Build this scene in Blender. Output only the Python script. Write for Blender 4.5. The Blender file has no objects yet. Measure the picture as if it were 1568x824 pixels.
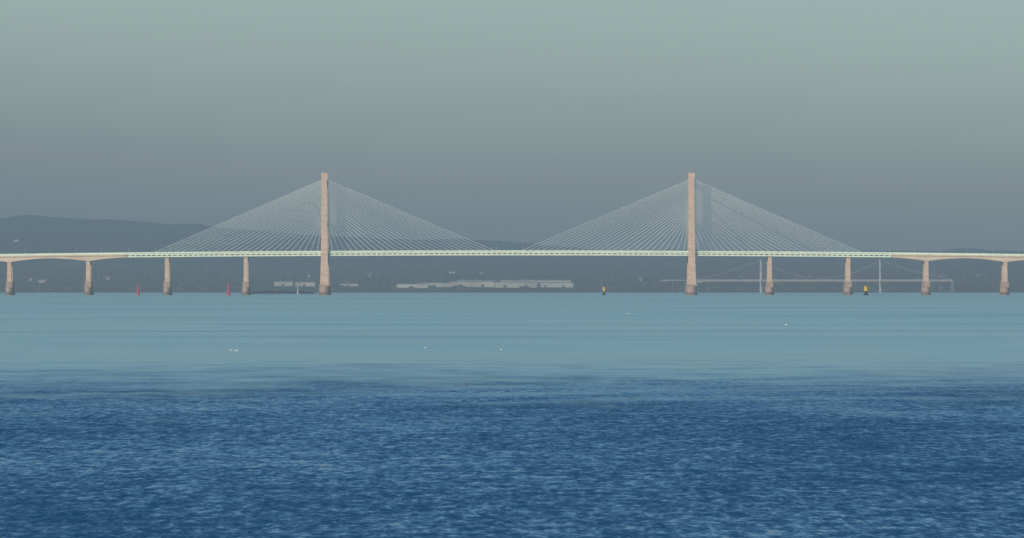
import bpy, math, random, bmesh
from mathutils import Vector, noise as mn
random.seed(7)
S=1.355e-4; HOR=437.0; H=12.0; CX=784.0
scene=bpy.context.scene
def lin(c):
    c=c/255.0
    return c/12.92 if c<=0.04045 else ((c+0.055)/1.055)**2.4
def rgb(r,g,b): return (lin(r),lin(g),lin(b),1)
def X(px,Y=6000.0): return (px-CX)*S*Y
def Z(py,Y=6000.0): return H+(HOR-py)*S*Y
def interp(pts,x):
    if x<=pts[0][0]: return pts[0][1]
    for (a,b),(c,d) in zip(pts,pts[1:]):
        if x<=c:
            t=(x-a)/(c-a); 
            return b+(d-b)*t
    return pts[-1][1]
HAZE=rgb(109,128,140)  # emission colour blended into materials in place of haze in the air

# ------------------------------------------------------------ materials
def mat(name,col,haze=0.2,rough=0.8,var=0.15,scale=0.2,stretch=(1,1,1),col2=None,spec=0.2,hcol=None):
    m=bpy.data.materials.new(name); m.use_nodes=True
    nt=m.node_tree; N=nt.nodes; L=nt.links; N.clear()
    out=N.new('ShaderNodeOutputMaterial'); mx=N.new('ShaderNodeMixShader')
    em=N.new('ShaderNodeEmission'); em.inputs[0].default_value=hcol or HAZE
    p=N.new('ShaderNodeBsdfPrincipled'); p.inputs['Roughness'].default_value=rough
    p.inputs['Specular IOR Level'].default_value=spec
    geo=N.new('ShaderNodeNewGeometry'); mp=N.new('ShaderNodeMapping'); mp.inputs['Scale'].default_value=stretch
    nz=N.new('ShaderNodeTexNoise'); nz.inputs['Scale'].default_value=scale; nz.inputs['Detail'].default_value=5
    L.new(geo.outputs['Position'],mp.inputs[0]); L.new(mp.outputs[0],nz.inputs['Vector'])
    mr=N.new('ShaderNodeMapRange'); mr.inputs[1].default_value=0.35; mr.inputs[2].default_value=0.65
    L.new(nz.outputs[0],mr.inputs[0])
    mc=N.new('ShaderNodeMixRGB')
    c1=[max(0,c*(1-var)) for c in col[:3]]+[1]; c2=[min(1,c*(1+var)) for c in col[:3]]+[1]
    if col2: c1,c2=col,col2
    mc.inputs[1].default_value=c1; mc.inputs[2].default_value=c2
    L.new(mr.outputs[0],mc.inputs[0]); L.new(mc.outputs[0],p.inputs['Base Color'])
    mx.inputs[0].default_value=haze  # haze put into the material as a fixed share of emission
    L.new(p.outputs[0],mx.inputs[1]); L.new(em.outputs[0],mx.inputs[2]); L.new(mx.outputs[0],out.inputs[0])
    return m
M={}
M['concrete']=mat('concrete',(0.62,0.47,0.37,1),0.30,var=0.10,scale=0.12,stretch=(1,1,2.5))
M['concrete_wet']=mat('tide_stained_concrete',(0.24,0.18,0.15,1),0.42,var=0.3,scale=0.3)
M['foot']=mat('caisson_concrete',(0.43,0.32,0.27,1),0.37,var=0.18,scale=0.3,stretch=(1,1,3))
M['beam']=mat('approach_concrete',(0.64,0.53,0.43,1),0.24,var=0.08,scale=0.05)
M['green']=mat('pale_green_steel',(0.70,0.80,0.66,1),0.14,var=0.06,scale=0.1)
M['greend']=mat('shaded_green_steel',(0.22,0.32,0.27,1),0.4,var=0.1,scale=0.1)  # darker copy of the pale green, underside shade put into the colour
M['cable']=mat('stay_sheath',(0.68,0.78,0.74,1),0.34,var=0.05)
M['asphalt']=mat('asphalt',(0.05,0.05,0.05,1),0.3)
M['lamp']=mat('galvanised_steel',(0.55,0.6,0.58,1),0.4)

# ------------------------------------------------------------ mesh helper
class MB:
    def __init__(s): s.v=[]; s.f=[]
    def box(s,x0,x1,y0,y1,z0,z1):
        s.frus((x0,x1,y0,y1),z0,(x0,x1,y0,y1),z1)
    def frus(s,a,z0,b,z1):
        n=len(s.v)
        for (r,z) in ((a,z0),(b,z1)):
            s.v+= [(r[0],r[2],z),(r[1],r[2],z),(r[1],r[3],z),(r[0],r[3],z)]
        s.f+=[(n+3,n+2,n+1,n),(n+4,n+5,n+6,n+7),(n,n+1,n+5,n+4),(n+1,n+2,n+6,n+5),(n+2,n+3,n+7,n+6),(n+3,n,n+4,n+7)]
    def tube(s,p,q,r,k=4,r2=None):
        p=Vector(p);q=Vector(q); d=(q-p).normalized()
        up=Vector((0,0,1)) if abs(d.z)<0.95 else Vector((1,0,0))
        a=d.cross(up).normalized(); b=d.cross(a)
        n=len(s.v); r2=r if r2 is None else r2
        for c,rr in ((p,r),(q,r2)):
            for i in range(k):
                t=2*math.pi*i/k
                s.v.append(tuple(c+a*math.cos(t)*rr+b*math.sin(t)*rr))
        for i in range(k):
            j=(i+1)%k; s.f.append((n+i,n+j,n+k+j,n+k+i))
        s.f.append(tuple(n+i for i in range(k))[::-1]); s.f.append(tuple(n+k+i for i in range(k)))
    def lathe(s,cx,cy,prof,k=16,sy=1.0):
        n=len(s.v)
        for (r,z) in prof:
            for i in range(k):
                t=2*math.pi*i/k; s.v.append((cx+r*math.cos(t),cy+sy*r*math.sin(t),z))
        for j in range(len(prof)-1):
            for i in range(k):
                i2=(i+1)%k
                s.f.append((n+j*k+i,n+j*k+i2,n+(j+1)*k+i2,n+(j+1)*k+i))
        s.f.append(tuple(n+(len(prof)-1)*k+i for i in range(k)))
        s.f.append(tuple(n+i for i in range(k))[::-1])
    def obj(s,name,m,parent=None,smooth=False):
        me=bpy.data.meshes.new(name); me.from_pydata(s.v,[],s.f); me.update()
        bm=bmesh.new(); bm.from_mesh(me); bmesh.ops.recalc_face_normals(bm,faces=bm.faces); bm.to_mesh(me); bm.free()
        o=bpy.data.objects.new(name,me); scene.collection.objects.link(o)
        me.materials.append(m)
        if smooth:
            for p in me.polygons: p.use_smooth=True
        if parent: o.parent=parent
        return o
def empty(name,loc=(0,0,0)):
    e=bpy.data.objects.new(name,None); e.location=loc; scene.collection.objects.link(e); return e

# ------------------------------------------------------------ cable-stayed bridge
YB=6000.0; HW=13.0; YN=YB-HW; YF=YB+HW; PY=15.0
def topy(px): return 383.2+5.6*((px-CX)/784.0)**2
bridge=empty('cable_stayed_bridge')
def px2x(px): return X(px)
asp=MB(); rail=MB(); fas=MB(); und=MB(); post=MB(); lowr=MB()
step=4
p=-420
while p<2000:
    a,b=p,p+step
    za,zb=Z(topy(a)),Z(topy(b))
    z=(za+zb)/2
    xa,xb=px2x(a),px2x(b)
    def slab(mb,y0,y1,t,bt):
        n=len(mb.v)
        mb.v+=[(xa,y0,za-bt),(xb,y0,zb-bt),(xb,y1,zb-bt),(xa,y1,za-bt),(xa,y0,za-t),(xb,y0,zb-t),(xb,y1,zb-t),(xa,y1,za-t)]
        mb.f+=[(n+3,n+2,n+1,n),(n+4,n+5,n+6,n+7),(n,n+1,n+5,n+4),(n+2,n+3,n+7,n+6)]
    steel = 195<=a<1362
    for (y0,y1) in ((YN-0.3,YN),(YF,YF+0.3)):
        slab(rail,y0,y1,0.3,1.75)            # wind barrier top louvres
    slab(asp,YN+0.5,YF-0.5,2.7,3.2)
    if steel:
        for (y0,y1) in ((YN-0.9,YN-0.35),(YF+0.35,YF+0.9)):
            slab(fas,y0,y1,2.5,3.8)
            slab(lowr,y0,y1,5.1,6.5)
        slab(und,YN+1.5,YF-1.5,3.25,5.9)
        if (a//4)%2==0:
            for yy in (YN-0.75,YF+0.45):
                post.box(xa+0.1,xa+1.7,yy,yy+0.3,z-5.1,z-3.8)
    else:
        for (y0,y1) in ((YN-0.9,YN-0.35),(YF+0.35,YF+0.9)): slab(fas,y0,y1,2.0,2.75)
    p+=step
for k in range(-420,2000,2):
    xx=px2x(k); z=Z(topy(k))
    for yy in (YN-0.2,YF+0.05): rail.box(xx-0.12,xx+0.12,yy,yy+0.14,z-2.5,z-1.75)
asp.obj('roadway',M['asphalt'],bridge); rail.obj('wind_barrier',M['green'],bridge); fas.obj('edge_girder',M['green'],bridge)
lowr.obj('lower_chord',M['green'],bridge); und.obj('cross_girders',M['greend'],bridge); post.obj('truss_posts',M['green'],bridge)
# approach box girders with haunches
app=MB(); piers_l=[136-120.5*k for k in range(0,5)]+[256.5]; piers_r=[1417.5+120.5*k for k in range(0,5)]+[1298]
allp=piers_l+piers_r
def hz(px):
    d=min(abs(px-q) for q in allp)/60.25; d=min(1,d)
    return 13.0-5.0*(1-(1-d)**1.8)
for (s0,s1) in ((-420,195),(1362,2000)):
    q=s0
    while q<s1:
        e=min(q+3,s1)
        xa,xb=px2x(q),px2x(e)
        for (y0,y1) in ((YN-0.6,YB-1.5),(YB+1.5,YF+0.6)):
            n=len(app.v)
            zt=[Z(topy(q)+3.5),Z(topy(e)+3.5)]; zm=[Z(topy(q)+5.2),Z(topy(e)+5.2)]; zl=[Z(topy(q)+hz(q)),Z(topy(e)+hz(e))]
            app.v+=[(xa,y0,zm[0]),(xb,y0,zm[1]),(xb,y1,zm[1]),(xa,y1,zm[0]),(xa,y0,zt[0]),(xb,y0,zt[1]),(xb,y1,zt[1]),(xa,y1,zt[0])]
            app.f+=[(n+3,n+2,n+1,n),(n+4,n+5,n+6,n+7),(n,n+1,n+5,n+4),(n+2,n+3,n+7,n+6)]
            n=len(app.v); y2,y3=y0+1.6,y1-1.6
            app.v+=[(xa,y2,zl[0]),(xb,y2,zl[1]),(xb,y3,zl[1]),(xa,y3,zl[0]),(xa,y2,zm[0]-.003),(xb,y2,zm[1]-.003),(xb,y3,zm[1]-.003),(xa,y3,zm[0]-.003)]
            app.f+=[(n+3,n+2,n+1,n),(n,n+1,n+5,n+4),(n+2,n+3,n+7,n+6),(n,n+4,n+7,n+3),(n+1,n+2,n+6,n+5)]
        q=e
app.obj('approach_box_girders',M['beam'],bridge)
# piers
col=MB(); foot=MB(); wet=MB()
plist=[(q,401) for q in [136-120.5*k for k in range(0,5)]]+[(q,401) for q in [1417.5+120.5*k for k in range(0,5)]]+[(256.5,392),(377,392),(1178,392),(1298,392)]
for (q,tp) in plist:
    x=px2x(q)
    tz=Z(topy(q)+ (12.8 if tp==401 else 7.7))
    for yc in (YB-8.5,YB+8.5):
        col.frus((x-2.7,x+2.7,yc-3.3,yc+3.3),Z(432),(x-2.35,x+2.35,yc-2.8,yc+2.8),tz-1.4)
        col.frus((x-2.35,x+2.35,yc-2.8,yc+2.8),tz-1.4,(x-3.1,x+3.1,yc-3.6,yc+3.6),tz)
        foot.box(x-4.0,x+4.0,yc-5,yc+5,Z(433.2),Z(431.2))
        foot.frus((x-4.3,x+4.3,yc-6,yc+6),Z(440),(x-3.6,x+3.6,yc-4.8,yc+4.8),Z(433.2))
        foot.lathe(x,yc,[(4.7,Z(447)),(4.7,Z(440)),(4.2,Z(439.3))],14,1.4)
        wet.lathe(x,yc,[(5.6,-3),(5.5,Z(448)),(4.5,Z(447))],14,1.4)
# pylons
for q in (497.5,1058.5):
    x=px2x(q); 
    for yc in (YB-PY,YB+PY):
        col.frus((x-5.2,x+5.2,yc-5,yc+5),Z(436),(x-4.2,x+4.2,yc-4,yc+4),Z(396))
        col.frus((x-4.2,x+4.2,yc-4,yc+4),Z(396),(x-3.7,x+3.7,yc-3.5,yc+3.5),Z(345))
        col.frus((x-3.7,x+3.7,yc-3.5,yc+3.5),Z(345),(x-3.2,x+3.2,yc-3.2,yc+3.2),Z(275))
        col.frus((x-3.2,x+3.2,yc-3.2,yc+3.2),Z(275),(x-3.6,x+3.6,yc-3.4,yc+3.4),Z(273))
        col.box(x-3.6,x+3.6,yc-3.4,yc+3.4,Z(273),Z(265.3))
        foot.box(x-6.2,x+6.2,yc-7,yc+7,Z(438),Z(435.6))
        foot.lathe(x,yc,[(6.5,Z(447.5)),(6.5,Z(439)),(6.0,Z(437.8))],16,1.3)
        wet.lathe(x,yc,[(7.2,-3),(7.1,Z(448.2)),(6.4,Z(447.4))],16,1.3)
    for (a,b) in ((402,394),(284,276),(345,340)):
        col.box(x-2.6,x+2.6,YB-PY+3.4,YB+PY-3.4,Z(a),Z(b))
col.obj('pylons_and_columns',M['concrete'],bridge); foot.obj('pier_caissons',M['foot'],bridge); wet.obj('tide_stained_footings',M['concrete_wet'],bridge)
# stays
cab=MB()
for q in (497.5,1058.5):
    for sd in (-1,1):
        n=26
        for i in range(n):
            t=i/(n-1)
            dp=q+sd*(12+ (262-12)*t)
            ty=275.5+ (1-t)**1.15*64
            for (yc,yp) in ((YN-0.5,YB-PY),(YF+0.5,YB+PY)):
                cab.tube((px2x(q)+sd*3.2,yp,Z(ty)),(px2x(dp),yc,Z(topy(dp)+1.5)),0.16,6)
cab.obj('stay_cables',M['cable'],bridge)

# street lamps along the deck
def street_lamp(px):
    z=Z(topy(px)+3.3); x=px2x(px)
    mb=MB(); mb.tube((0,0,0),(0,0,8.2),0.22,6,0.14)
    for s in (-1,1):
        mb.tube((0,0,8.0),(0,s*1.8,8.5),0.12,5); mb.box(-0.25,0.25,min(s*1.7,s*2.7),max(s*1.7,s*2.7),8.4,8.65)
    o=mb.obj('street_lamp',M['lamp']); o.location=(x,YB,z)
for k in [-40,38,77,116,155,197,238,800,760,1362,1400,1440,1480,1520,1560]: street_lamp(k)

# ------------------------------------------------------------ distant suspension bridge
YS=7600.0
sb=empty('suspension_bridge')
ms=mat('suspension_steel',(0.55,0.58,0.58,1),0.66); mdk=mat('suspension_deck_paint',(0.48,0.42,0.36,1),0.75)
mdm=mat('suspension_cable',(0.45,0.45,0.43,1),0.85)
t=MB()
for q in (1165,1347.5):
    for dx,yy in ((-1.4,-12),(1.4,12)):
        x=X(q+dx,YS); t.frus((x-0.9,x+0.9,YS+yy-1.5,YS+yy+1.5),-2,(x-0.7,x+0.7,YS+yy-1.2,YS+yy+1.2),Z(397.5,YS))
    for py in (399,413,431):
        t.frus((X(q-1,YS),X(q+1,YS),YS-10.5,YS+10.5),Z(py+1.2,YS),(X(q-1,YS),X(q+1,YS),YS-10.5,YS+10.5),Z(py,YS))
t.obj('towers',ms,sb)
d=MB(); d.box(X(1066,YS),X(1458,YS),YS-12,YS+12,Z(431.2,YS),Z(427.9,YS))
d.box(X(1012,YS),X(1066,YS)-.01,YS-10,YS+10,Z(430,YS),Z(428.6,YS))
d.obj('deck',mdk,sb)
an=MB()
for q in (1030,1048,1084,1440): an.box(X(q,YS)-0.25,X(q,YS)+0.25,YS-8,YS+8,-1,Z(431.2,YS)-.01)
for q in (1066,1458): an.frus((X(q,YS)-1.8,X(q,YS)+1.8,YS-14,YS+14),-1,(X(q,YS)-1.5,X(q,YS)+1.5,YS-12.5,YS+12.5),Z(431.2,YS)-.01)
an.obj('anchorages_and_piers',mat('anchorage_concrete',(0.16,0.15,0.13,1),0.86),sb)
c=MB()
for yy in (-12,12):
    pts=[]
    for i in range(9): 
        u=i/8; pts.append((1066+(1165-1066)*u,428-(428-398)*u+3*math.sin(math.pi*u)))
    for i in range(1,25):
        u=i/24; pts.append((1165+182.5*u,398+28*(1-(2*u-1)**2)))
    for i in range(1,9):
        u=i/8; pts.append((1347.5+(1458-1347.5)*u,398+30*u+3*math.sin(math.pi*u)))
    for a,b in zip(pts,pts[1:]):
        c.tube((X(a[0],YS),YS+yy,Z(a[1],YS)),(X(b[0],YS),YS+yy,Z(b[1],YS)),0.22,5)
    for a in pts[::1]:
        if a[1]<426: c.tube((X(a[0],YS),YS+yy,Z(a[1],YS)),(X(a[0],YS),YS+yy,Z(428.4,YS)),0.03,3)
c.obj('main_cables_and_hangers',mdm,sb)

# ------------------------------------------------------------ terrain
sky_prof=[(-1400,350),(-600,342),(-200,338),(0,334),(25,329),(48,328),(75,332),(120,334),(200,338),(260,341),(305,342),(330,347),(400,354),(470,360),(560,363),(650,366),(720,366),(780,369),(850,376),(950,382),(1050,381),(1100,384),(1200,384),(1350,386),(1440,384),(1480,380),(1520,384),(1568,385),(2000,380),(3000,375)]
mid_prof=[(-1400,360),(-300,368),(0,363),(60,360),(130,366),(240,372),(330,371),(420,378),(520,384),(640,391),(780,398),(900,396),(1050,393),(1300,398),(1460,397),(1568,400),(2200,395),(3000,395)]
def fbm(x,y,s,o=4): return mn.fractal(Vector((x*s,y*s,3.1)),1.0,2.0,o)
def terr(px,Y):
    sp=interp(sky_prof,px); mp_=interp(mid_prof,px)
    keys=[(7950,450.0),(8030,447.6),(8120,445.0),(8350,439.5),(8900,433),(10000,423),(12000,410+ (mp_-398)*0.4),(14500,mp_),(15600,mp_+5),(19000,sp),(20500,sp+8),(24000,437)]
    py=interp(keys,Y)
    z=Z(py,Y)
    x=(px-CX)*S*Y
    a=interp([(8000,0),(8200,0.6),(9000,5),(12000,14),(15000,16),(19000,9),(24000,30)],Y)
    z+=a*fbm(x,Y,0.0012)+a*0.35*fbm(x,Y,0.006)
    if Y<=7960: z=-3
    return z
ys=[7950,7990,8030,8070,8120,8180,8250,8350,8450,8600,8750,8900,9100,9300,9550,9800,10100,10400,10800,11200,11600,12000,12500,13000,13500,14000,14500,15000,15600,16200,16900,17600,18200,18600,19000,19500,20200,21000,22500,24000,30000]
pxs=[-1400+i*6.0 for i in range(int(4400/6)+1)]
v=[];f=[]
for Y in ys:
    for q in pxs: v.append(((q-CX)*S*Y,Y,terr(q,Y)))
W=len(pxs)
for j in range(len(ys)-1):
    for i in range(W-1): f.append((j*W+i,j*W+i+1,(j+1)*W+i+1,(j+1)*W+i))
me=bpy.data.meshes.new('hills'); me.from_pydata(v,[],f); me.update()
for p in me.polygons: p.use_smooth=True
hills=bpy.data.objects.new('hills_terrain',me); scene.collection.objects.link(hills)
def landmat(name,trees=False):
    m=bpy.data.materials.new(name); m.use_nodes=True; nt=m.node_tree;N=nt.nodes;L=nt.links;N.clear()
    out=N.new('ShaderNodeOutputMaterial'); mx=N.new('ShaderNodeMixShader'); em=N.new('ShaderNodeEmission'); p=N.new('ShaderNodeBsdfPrincipled')
    p.inputs['Roughness'].default_value=1; p.inputs['Specular IOR Level'].default_value=0
    geo=N.new('ShaderNodeNewGeometry'); sep=N.new('ShaderNodeSeparateXYZ'); L.new(geo.outputs['Position'],sep.inputs[0])
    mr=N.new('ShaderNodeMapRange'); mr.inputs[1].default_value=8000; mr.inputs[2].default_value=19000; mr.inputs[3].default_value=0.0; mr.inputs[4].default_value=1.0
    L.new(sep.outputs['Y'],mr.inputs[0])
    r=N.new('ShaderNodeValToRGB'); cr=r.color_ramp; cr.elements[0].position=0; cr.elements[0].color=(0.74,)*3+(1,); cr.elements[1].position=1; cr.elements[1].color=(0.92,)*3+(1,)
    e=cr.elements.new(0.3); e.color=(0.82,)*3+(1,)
    L.new(mr.outputs[0],r.inputs[0]); L.new(r.outputs[0],mx.inputs[0])  # painted haze: emission share over the land colour grows with world Y
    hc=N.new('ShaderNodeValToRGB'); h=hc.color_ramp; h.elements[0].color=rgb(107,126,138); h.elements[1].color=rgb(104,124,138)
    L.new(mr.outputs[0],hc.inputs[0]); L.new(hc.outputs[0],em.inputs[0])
    if trees:
        nz=N.new('ShaderNodeTexNoise'); nz.inputs['Scale'].default_value=0.03; nz.inputs['Detail'].default_value=4; L.new(geo.outputs['Position'],nz.inputs['Vector'])
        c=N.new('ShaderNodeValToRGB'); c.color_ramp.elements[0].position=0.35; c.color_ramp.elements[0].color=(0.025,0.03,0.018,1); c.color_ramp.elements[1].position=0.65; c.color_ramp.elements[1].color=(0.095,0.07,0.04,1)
        L.new(nz.outputs[0],c.inputs[0]); L.new(c.outputs[0],p.inputs['Base Color'])
    else:
        mp=N.new('ShaderNodeMapping'); mp.inputs['Scale'].default_value=(1,0.45,0); L.new(geo.outputs['Position'],mp.inputs[0])
        vo=N.new('ShaderNodeTexVoronoi'); vo.inputs['Scale'].default_value=0.0065; L.new(mp.outputs[0],vo.inputs['Vector'])
        sc=N.new('ShaderNodeSeparateColor'); L.new(vo.outputs['Color'],sc.inputs[0])
        c=N.new('ShaderNodeValToRGB'); E=c.color_ramp; E.elements[0].color=(0.05,0.06,0.03,1); E.elements[1].color=(0.34,0.26,0.16,1)
        e=E.elements.new(0.4); e.color=(0.07,0.10,0.04,1); e=E.elements.new(0.7); e.color=(0.14,0.17,0.07,1); E.interpolation='CONSTANT'
        L.new(sc.outputs[0],c.inputs[0])
        nz=N.new('ShaderNodeTexNoise'); nz.inputs['Scale'].default_value=0.004; nz.inputs['Detail'].default_value=6; L.new(mp.outputs[0],nz.inputs['Vector'])
        c2=N.new('ShaderNodeValToRGB'); c2.color_ramp.elements[0].position=0.44; c2.color_ramp.elements[1].position=0.52; L.new(nz.outputs[0],c2.inputs[0])
        mc=N.new('ShaderNodeMixRGB'); L.new(c2.outputs[0],mc.inputs[0]); mc.inputs[1].default_value=(0.035,0.04,0.022,1); L.new(c.outputs[0],mc.inputs[2])
        mr2=N.new('ShaderNodeMapRange'); mr2.inputs[1].default_value=8100; mr2.inputs[2].default_value=8180; L.new(sep.outputs['Y'],mr2.inputs[0])
        m3=N.new('ShaderNodeMixRGB'); L.new(mr2.outputs[0],m3.inputs[0]); m3.inputs[1].default_value=(0.055,0.045,0.035,1); L.new(mc.outputs[0],m3.inputs[2])
        L.new(m3.outputs[0],p.inputs['Base Color'])
    L.new(p.outputs[0],mx.inputs[1]); L.new(em.outputs[0],mx.inputs[2]); L.new(mx.outputs[0],out.inputs[0])
    return m
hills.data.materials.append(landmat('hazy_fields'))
# distant trees - one mesh of irregular crowns
tv=[];tf=[]
ico=bmesh.new(); bmesh.ops.create_icosphere(ico,subdivisions=1,radius=1.0)
iv=[vv.co.copy() for vv in ico.verts]; ifc=[tuple(x.index for x in ff.verts) for ff in ico.faces]; ico.free()
def clump(x,y,z,r,h):
    n=len(tv)
    for c in iv:
        k=1+random.uniform(-0.35,0.35)
        tv.append((x+c.x*r*k,y+c.y*r*k,z+h*0.5+c.z*h*0.55*k))
    for a in ifc: tf.append((a[0]+n,a[1]+n,a[2]+n))
rows=[8130,8200,8480,8700,8950,9250,9600,10000,10500,11200,12000,13000,14500]
for Y in rows:
    q=-500.0
    while q<2100:
        q+=random.uniform(1.0,4.5)*(8200/Y)**0.3
        YY=Y+random.uniform(-60,60)
        if Y<8400 and 600<q<880 and Y>8130: continue
        g=fbm(q*1.3,Y,0.02,3)
        if g<-0.05+(0.15 if Y<8250 else 0): continue
        big=1+0.6*max(0,g)
        z=terr(q,YY)
        h=random.uniform(5,12)*big*(0.6 if Y<8250 else 1)
        clump((q-CX)*S*YY,YY,z-1,random.uniform(3.5,9)*big,h)
me=bpy.data.meshes.new('distant_trees'); me.from_pydata(tv,[],tf); me.update()
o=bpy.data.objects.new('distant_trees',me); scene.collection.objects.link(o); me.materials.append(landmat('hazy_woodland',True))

# ------------------------------------------------------------ buildings
mw=mat('pale_cladding',(0.56,0.53,0.46,1),0.72,var=0.35,scale=0.02,stretch=(1,1,0.2)); mrf=mat('roof_sheeting',(0.36,0.37,0.36,1),0.76,var=0.3,scale=0.02)
mdoor=mat('dark_openings',(0.05,0.05,0.06,1),0.8); mhw=mat('house_render',(0.62,0.56,0.5,1),0.74); mhr=mat('slate_roof',(0.12,0.10,0.10,1),0.8)
def warehouse(px0,px1,pyt,Y):
    zb=min(terr(px0,Y),terr(px1,Y))-1; L=(px1-px0)*S*Y; x0=X(px0,Y); zt=Z(pyt,Y); D=45; hh=zt-zb
    e=empty('warehouse',(x0,Y,zb))
    w=MB(); w.box(0,L,0,D,0,hh*0.88); w.obj('walls',mw,e)
    r=MB()
    r.v=[(-.6,-.8,hh*.88+.02),(L+.6,-.8,hh*.88+.02),(L+.6,D+.8,hh*.88+.02),(-.6,D+.8,hh*.88+.02),(-.6,D/2,hh),(L+.6,D/2,hh)]
    r.f=[(0,1,5,4),(2,3,4,5),(0,4,3),(1,2,5),(0,3,2,1)]
    for i in range(int(L/25)): r.box(i*25+9,i*25+12,D/2-2,D/2+2,hh-.4,hh+.7)
    r.obj('roof',mrf,e)
    d=MB(); nb=max(1,int(L/30)); bw=L/nb
    for i in range(nb):
        a=(i+0.4)*bw; d.box(a,a+bw*0.14,-0.15,0.1,0,hh*0.5)
    d.obj('loading_doors',mdoor,e)
for a in [(607,655,434.5,8290),(640,692,432.5,8340),(690,757,430.5,8330),(700,760,428.5,8440),(758,822,431.2,8300),(766,874,428.3,8400),(822,878,432.3,8310),(420,448,430.5,8420),(452,482,431.5,8380),(1018,1045,427.5,8500),(1050,1092,430,8450),(160,172,436.5,8300),(520,548,434,8380),(1180,1200,427,8600)]:
    warehouse(*a)
def mk_house():
    w=MB(); w.box(-5,5,0,8,0,5.5); r=MB(); r.v=[(-5.4,-.4,5.5),(5.4,-.4,5.5),(5.4,8.4,5.5),(-5.4,8.4,5.5),(-5.4,4,8.8),(5.4,4,8.8)]
    r.f=[(0,1,5,4),(2,3,4,5),(0,4,3),(1,2,5),(0,3,2,1)]; r.box(3.2,4.2,3.4,4.6,7.5,10)
    g=MB()
    for xx in (-3.5,-0.6,2.4):
        for zz in (1,3.6): 
            if not(xx==-0.6 and zz==1): g.box(xx,xx+1.2,-0.06,0.05,zz,zz+1.2)
    dr=MB(); dr.box(-0.6,0.5,-0.07,0.05,0,2.1)
    return w,r,g,dr
hw=mk_house()
first=[]
for nme,mb,mt in zip(('walls','roof','windows','door'),hw,(mhw,mhr,mdoor,mdoor)):
    o=mb.obj(nme,mt); first.append(o.data); bpy.data.objects.remove(o)
def house(px,Y,s=1.0):
    e=empty('rendered_house',(X(px,Y),Y,terr(px,Y)-0.3)); e.rotation_euler=(0,0,random.uniform(-.6,.6)); e.scale=(s,s,s)
    for nme,me_ in zip(('walls','roof','windows','door'),first):
        o=bpy.data.objects.new(nme,me_); scene.collection.objects.link(o); o.parent=e
for (cx,Y,n,sp) in ((570,10200,9,28),(310,10500,4,12),(450,9800,4,26),(190,9300,5,45),(60,9000,3,30),(730,10300,6,40),(900,9500,4,50),(1140,9800,8,36),(1250,9400,5,60),(1480,9600,5,40),(400,13600,4,14),(25,14000,2,10),(960,8800,3,20),(1110,9200,4,30)):
    for i in range(n): house(cx+random.uniform(-sp,sp),Y+random.uniform(-150,150)-60,random.uniform(0.8,1.2))

# ------------------------------------------------------------ navigation marks
mred=mat('red_paint',(0.60,0.09,0.17,1),0.38); myel=mat('yellow_paint',(0.75,0.47,0.07,1),0.3); mblk=mat('black_paint',(0.025,0.025,0.03,1),0.4); mwh=mat('white_paint',(0.6,0.62,0.62,1),0.5)
def red_mark(px,hh,w):
    Y=5800; e=empty('red_channel_buoy',(X(px,Y),Y,0))
    a=MB(); a.lathe(0,0,[(w*.5,-1),(w,0.2),(w,1.4),(w*.8,1.7)],14); a.obj('float_hull',mred,e)
    b=MB()
    for i in range(8):
        t=2*math.pi*i/8; b.tube((w*.75*math.cos(t),w*.75*math.sin(t),1.7),(0.45*math.cos(t),0.45*math.sin(t),hh-2.6),0.2,4)
    b.lathe(0,0,[(w*.6,1.8),(w*.55,hh*.45),(0.7,hh-2.6)],10); b.obj('lattice_tower',mred,e)
    c=MB(); c.tube((0,0,hh-2.6),(0,0,hh-1.5),0.15,6); c.lathe(0,0,[(0.8,hh-1.6),(0.8,hh)],10); c.obj('can_topmark',mred,e)
red_mark(211.5,14.5,2.2); red_mark(350,15,2.9)
def cardinal(px,Y,hh,w):
    e=empty('cardinal_buoy',(X(px,Y),Y,0))
    a=MB(); a.lathe(0,0,[(w*.6,-1),(w*1.25,0),(w*1.25,1.8),(w*.8,2.3),(w*.7,hh*.33)],14); a.obj('float_hull',mblk,e)
    b=MB(); b.lathe(0,0,[(w,hh*.33+.01),(w*.92,hh*.72)],12)
    b.lathe(0,0,[(w*1.02,hh*.60),(w*1.02,hh*.66)],12); b.obj('yellow_tower',myel,e)
    c=MB(); c.lathe(0,0,[(w*.6,hh*.72+.01),(w*.35,hh*.78)],10)
    c.tube((0,0,hh*.76),(0,0,hh),0.15,5)
    c.lathe(0,0,[(w*.5,hh*.79),(0.08,hh*.87)],10); c.lathe(0,0,[(0.08,hh*.9),(w*.5,hh*.99)],10); c.obj('cone_topmarks',mblk,e)
cardinal(925,5900,14.0,1.5); cardinal(1326,5850,15.5,2.3)
def beacon(px,Y,hh):
    e=empty('white_beacon',(X(px,Y),Y,0))
    a=MB(); a.lathe(0,0,[(1.6,-1),(1.4,2),(0.9,2.3),(0.7,hh-2.4)],12); a.obj('tower',mwh,e)
    b=MB(); b.lathe(0,0,[(1.1,hh-2.4),(1.1,hh-2.1)],12); b.lathe(0,0,[(0.6,hh-2.1),(0.6,hh-.8),(0.1,hh)],12); b.obj('lantern_room',mwh,e)
beacon(456,6700,10.5)
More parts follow.
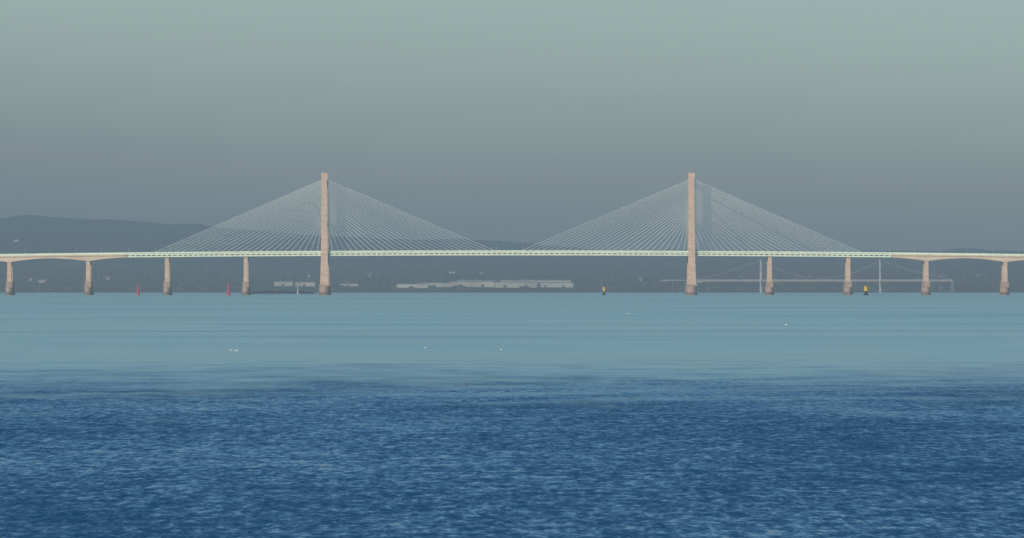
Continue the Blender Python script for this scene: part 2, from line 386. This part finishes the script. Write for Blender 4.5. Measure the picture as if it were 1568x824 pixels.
# rock outcrop exposed at low tide
v=[];f=[];nx,ny=90,8
for j in range(ny):
    for i in range(nx):
        u=i/(nx-1);w=j/(ny-1)
        env=max(0,math.sin(math.pi*u))**.6*max(0,math.sin(math.pi*w))
        x=X(376+112*u,6900); y=6850+w*90
        v.append((x,y,-0.4+env*(4.8+3*mn.noise(Vector((u*14,w*4,0))))))
for j in range(ny-1):
    for i in range(nx-1): f.append((j*nx+i,j*nx+i+1,(j+1)*nx+i+1,(j+1)*nx+i))
me=bpy.data.meshes.new('rock_outcrop'); me.from_pydata(v,[],f); o=bpy.data.objects.new('rock_outcrop',me); scene.collection.objects.link(o)
me.materials.append(mat('wet_rock',(0.05,0.05,0.05,1),0.5,var=.5))

# gulls on the water
mg=mat('white_plumage',(0.85,0.85,0.83,1),0.0); mgw=mat('grey_wing',(0.4,0.42,0.45,1),0.0); mgb=mat('yellow_bill',(0.7,0.4,0.05,1),0.0)
def gull(px,py,s=1.0,rot=0.0):
    Y=H/((py-HOR)*S); e=empty('gull',(X(px,Y),Y,-0.02)); e.rotation_euler=(0,0,rot); e.scale=(s,s,s)
    body=MB(); k=10
    prof=[(-0.34,0.01,0.10),(-0.25,0.05,0.09),(-0.1,0.095,0.08),(0.08,0.105,0.08),(0.2,0.07,0.11),(0.25,0.05,0.19),(0.28,0.055,0.25),(0.33,0.045,0.27),(0.37,0.01,0.26)]
    for (x,r,z) in prof:
        for i in range(k):
            t=2*math.pi*i/k; body.v.append((x,r*math.cos(t),z+r*math.sin(t)))
    for j in range(len(prof)-1):
        for i in range(k): body.f.append((j*k+i,j*k+(i+1)%k,(j+1)*k+(i+1)%k,(j+1)*k+i))
    body.obj('body_and_head',mg,e,True)
    w=MB()
    for sd in (-1,1):
        n=len(w.v); w.v+=[(0.12,sd*.10,.12),(0.0,sd*.115,.15),(-0.2,sd*.09,.13),(-0.42,sd*.02,.13),(-0.18,sd*.08,.08),(0.02,sd*.12,.07)]
        w.f.append((n,n+1,n+2,n+3,n+4,n+5))
    w.obj('folded_wings',mgw,e); b=MB(); b.tube((0.365,0,.26),(0.43,0,.245),0.012,5,0.003); b.obj('bill',mgb,e)
for g in ((962,481,1.8,0.1),(1204,498,1.4,2.9),(353,537,0.9,0.2),(362,537.5,1.0,0),(651,533,0.9,0.3),(768,535.5,0.8,3.0)): gull(*g)

# ------------------------------------------------------------ water
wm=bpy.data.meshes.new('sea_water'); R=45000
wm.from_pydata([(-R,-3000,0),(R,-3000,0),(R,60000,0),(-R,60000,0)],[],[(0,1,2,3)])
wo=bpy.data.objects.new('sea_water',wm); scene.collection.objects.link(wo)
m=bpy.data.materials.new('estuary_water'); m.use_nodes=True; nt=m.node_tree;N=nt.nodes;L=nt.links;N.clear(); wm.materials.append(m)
out=N.new('ShaderNodeOutputMaterial'); p=N.new('ShaderNodeBsdfPrincipled')
geo=N.new('ShaderNodeNewGeometry'); sep=N.new('ShaderNodeSeparateXYZ'); L.new(geo.outputs['Position'],sep.inputs[0])
def math_(op,a,b=None,c=None):
    n=N.new('ShaderNodeMath'); n.operation=op
    for i,x in enumerate((a,b,c)):
        if x is None: continue
        if isinstance(x,(int,float)): n.inputs[i].default_value=x
        else: L.new(x,n.inputs[i])
    return n.outputs[0]
def nz(sx,sy,det=3,off=0,rg=.6):
    mp=N.new('ShaderNodeMapping'); mp.inputs['Scale'].default_value=(sx,sy,1); mp.inputs['Location'].default_value=(off,off*2,0); L.new(geo.outputs['Position'],mp.inputs[0])
    n=N.new('ShaderNodeTexNoise'); n.inputs['Scale'].default_value=1; n.inputs['Detail'].default_value=det; n.inputs['Roughness'].default_value=rg; L.new(mp.outputs[0],n.inputs['Vector'])
    return n
def mapr(x,a,b,c,d,sm=True):
    n=N.new('ShaderNodeMapRange'); n.interpolation_type='SMOOTHSTEP' if sm else 'LINEAR'
    for i,k in enumerate((a,b,c,d)): n.inputs[i+1].default_value=k
    L.new(x,n.inputs[0]); return n.outputs[0]
def cen(n): return math_('SUBTRACT',n.outputs[0],0.5)
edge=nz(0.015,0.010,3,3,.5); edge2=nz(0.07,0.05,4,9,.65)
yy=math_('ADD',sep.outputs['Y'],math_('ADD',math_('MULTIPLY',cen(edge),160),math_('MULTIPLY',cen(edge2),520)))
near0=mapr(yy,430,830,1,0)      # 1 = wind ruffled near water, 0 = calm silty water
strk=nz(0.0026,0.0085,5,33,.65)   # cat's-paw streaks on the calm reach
near=math_('MAXIMUM',near0,mapr(strk.outputs[0],0.48,0.70,0,0.5))  # streaks also darken the base colour, standing in for bluer sky reflection
fine=nz(3.0,0.95,2,1,.6); mid=nz(1.15,0.30,3,7,.7); mid2=nz(0.28,0.10,4,17,.7); big=nz(0.025,0.014,3,11); far=nz(0.004,0.0035,5,5); far2=nz(0.03,0.012,4,15)
sl=math_('ADD',math_('ADD',math_('MULTIPLY',cen(fine),0.45),math_('MULTIPLY',cen(mid),0.80)),math_('ADD',math_('MULTIPLY',cen(big),0.30),math_('MULTIPLY',cen(mid2),0.42)))
nearslope=math_('ADD',sl,0.185)
farslope=math_('ADD',math_('MULTIPLY',cen(far),0.20),math_('ADD',math_('MULTIPLY',cen(far2),0.25),0.07))
mixs=math_('ADD',math_('MULTIPLY',nearslope,near),math_('MULTIPLY',farslope,math_('SUBTRACT',1.0,near)))
fx=nz(1.6,0.8,3,21)
sx=math_('MULTIPLY',cen(fx),math_('MULTIPLY',near,0.4))
cb=N.new('ShaderNodeCombineXYZ'); L.new(sx,cb.inputs[0]); L.new(math_('MULTIPLY',mixs,-1.0),cb.inputs[1]); cb.inputs[2].default_value=1
nm=N.new('ShaderNodeVectorMath'); nm.operation='NORMALIZE'; L.new(cb.outputs[0],nm.inputs[0]); L.new(nm.outputs[0],p.inputs['Normal'])
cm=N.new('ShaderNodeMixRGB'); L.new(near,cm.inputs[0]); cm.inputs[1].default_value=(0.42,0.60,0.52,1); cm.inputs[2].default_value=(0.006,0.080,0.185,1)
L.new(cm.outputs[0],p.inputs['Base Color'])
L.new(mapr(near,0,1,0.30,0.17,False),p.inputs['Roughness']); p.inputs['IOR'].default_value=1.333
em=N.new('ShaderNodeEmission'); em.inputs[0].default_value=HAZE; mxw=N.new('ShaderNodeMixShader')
L.new(mapr(sep.outputs['Y'],1500,8000,0,0.35,False),mxw.inputs[0]); L.new(p.outputs[0],mxw.inputs[1]); L.new(em.outputs[0],mxw.inputs[2]); L.new(mxw.outputs[0],out.inputs[0])  # distance haze over the water mixed in as emission, growing with world Y

# ------------------------------------------------------------ world, sun
w=bpy.data.worlds.new('World'); scene.world=w; w.use_nodes=True; nt=w.node_tree;N=nt.nodes;L=nt.links;N.clear()
SE=math.radians(16); AZ=math.radians(214)
out=N.new('ShaderNodeOutputWorld'); sk=N.new('ShaderNodeTexSky'); sk.sky_type='NISHITA'; sk.sun_disc=False; sk.sun_elevation=SE; sk.sun_rotation=AZ; sk.air_density=1.2; sk.dust_density=1.0; sk.ozone_density=2.5
b1=N.new('ShaderNodeBackground'); b1.inputs[1].default_value=0.10; L.new(sk.outputs[0],b1.inputs[0])
tc=N.new('ShaderNodeTexCoord'); sp=N.new('ShaderNodeSeparateXYZ'); L.new(tc.outputs['Generated'],sp.inputs[0])
mp=N.new('ShaderNodeMapping'); mp.inputs['Scale'].default_value=(5,5,16); L.new(tc.outputs['Generated'],mp.inputs[0])
n1=N.new('ShaderNodeTexNoise'); n1.inputs['Scale'].default_value=1; n1.inputs['Detail'].default_value=3; L.new(mp.outputs[0],n1.inputs['Vector'])
zz=math_('ADD',sp.outputs['Z'],math_('ADD',math_('MULTIPLY',math_('SUBTRACT',n1.outputs[0],0.5),0.010),math_('MULTIPLY',sp.outputs['X'],0.035)))
mr=N.new('ShaderNodeMapRange'); mr.inputs[1].default_value=0; mr.inputs[2].default_value=0.25; L.new(zz,mr.inputs[0])
cr=N.new('ShaderNodeValToRGB'); C=cr.color_ramp; C.elements[0].position=0; C.elements[0].color=rgb(110,129,141); C.elements[1].position=1; C.elements[1].color=rgb(95,158,212)
for z,c in ((0.012,(115,132,142)),(0.024,(125,141,147)),(0.036,(137,155,156)),(0.048,(147,168,166)),(0.060,(154,176,174)),(0.085,(142,178,187)),(0.12,(124,175,201))):
    e=C.elements.new(z/0.25); e.color=rgb(*c)
L.new(mr.outputs[0],cr.inputs[0]); b2=N.new('ShaderNodeBackground'); L.new(cr.outputs[0],b2.inputs[0])
fm=N.new('ShaderNodeMapRange'); fm.inputs[1].default_value=0.10; fm.inputs[2].default_value=0.5; fm.inputs[3].default_value=1; fm.inputs[4].default_value=0.05; L.new(sp.outputs['Z'],fm.inputs[0])
mx=N.new('ShaderNodeMixShader'); L.new(fm.outputs[0],mx.inputs[0]); L.new(b1.outputs[0],mx.inputs[1]); L.new(b2.outputs[0],mx.inputs[2]); L.new(mx.outputs[0],out.inputs[0])
sd=bpy.data.lights.new('sun','SUN'); sd.energy=3.0; sd.angle=math.radians(0.5); sd.color=(1,0.86,0.70)
so=bpy.data.objects.new('sun',sd); scene.collection.objects.link(so)
d=Vector((math.sin(AZ)*math.cos(SE),math.cos(AZ)*math.cos(SE),math.sin(SE)))
so.rotation_euler=d.to_track_quat('Z','Y').to_euler()

# ------------------------------------------------------------ camera
cd=bpy.data.cameras.new('camera'); co=bpy.data.objects.new('camera',cd); scene.collection.objects.link(co); scene.camera=co
cd.sensor_width=36; cd.lens=18/(784*S); cd.clip_start=1; cd.clip_end=120000
co.location=(0,0,H); co.rotation_euler=(math.radians(90)+(HOR-412)*S,0,0)
scene.view_settings.view_transform='Standard'; scene.view_settings.look='None'; scene.view_settings.exposure=0
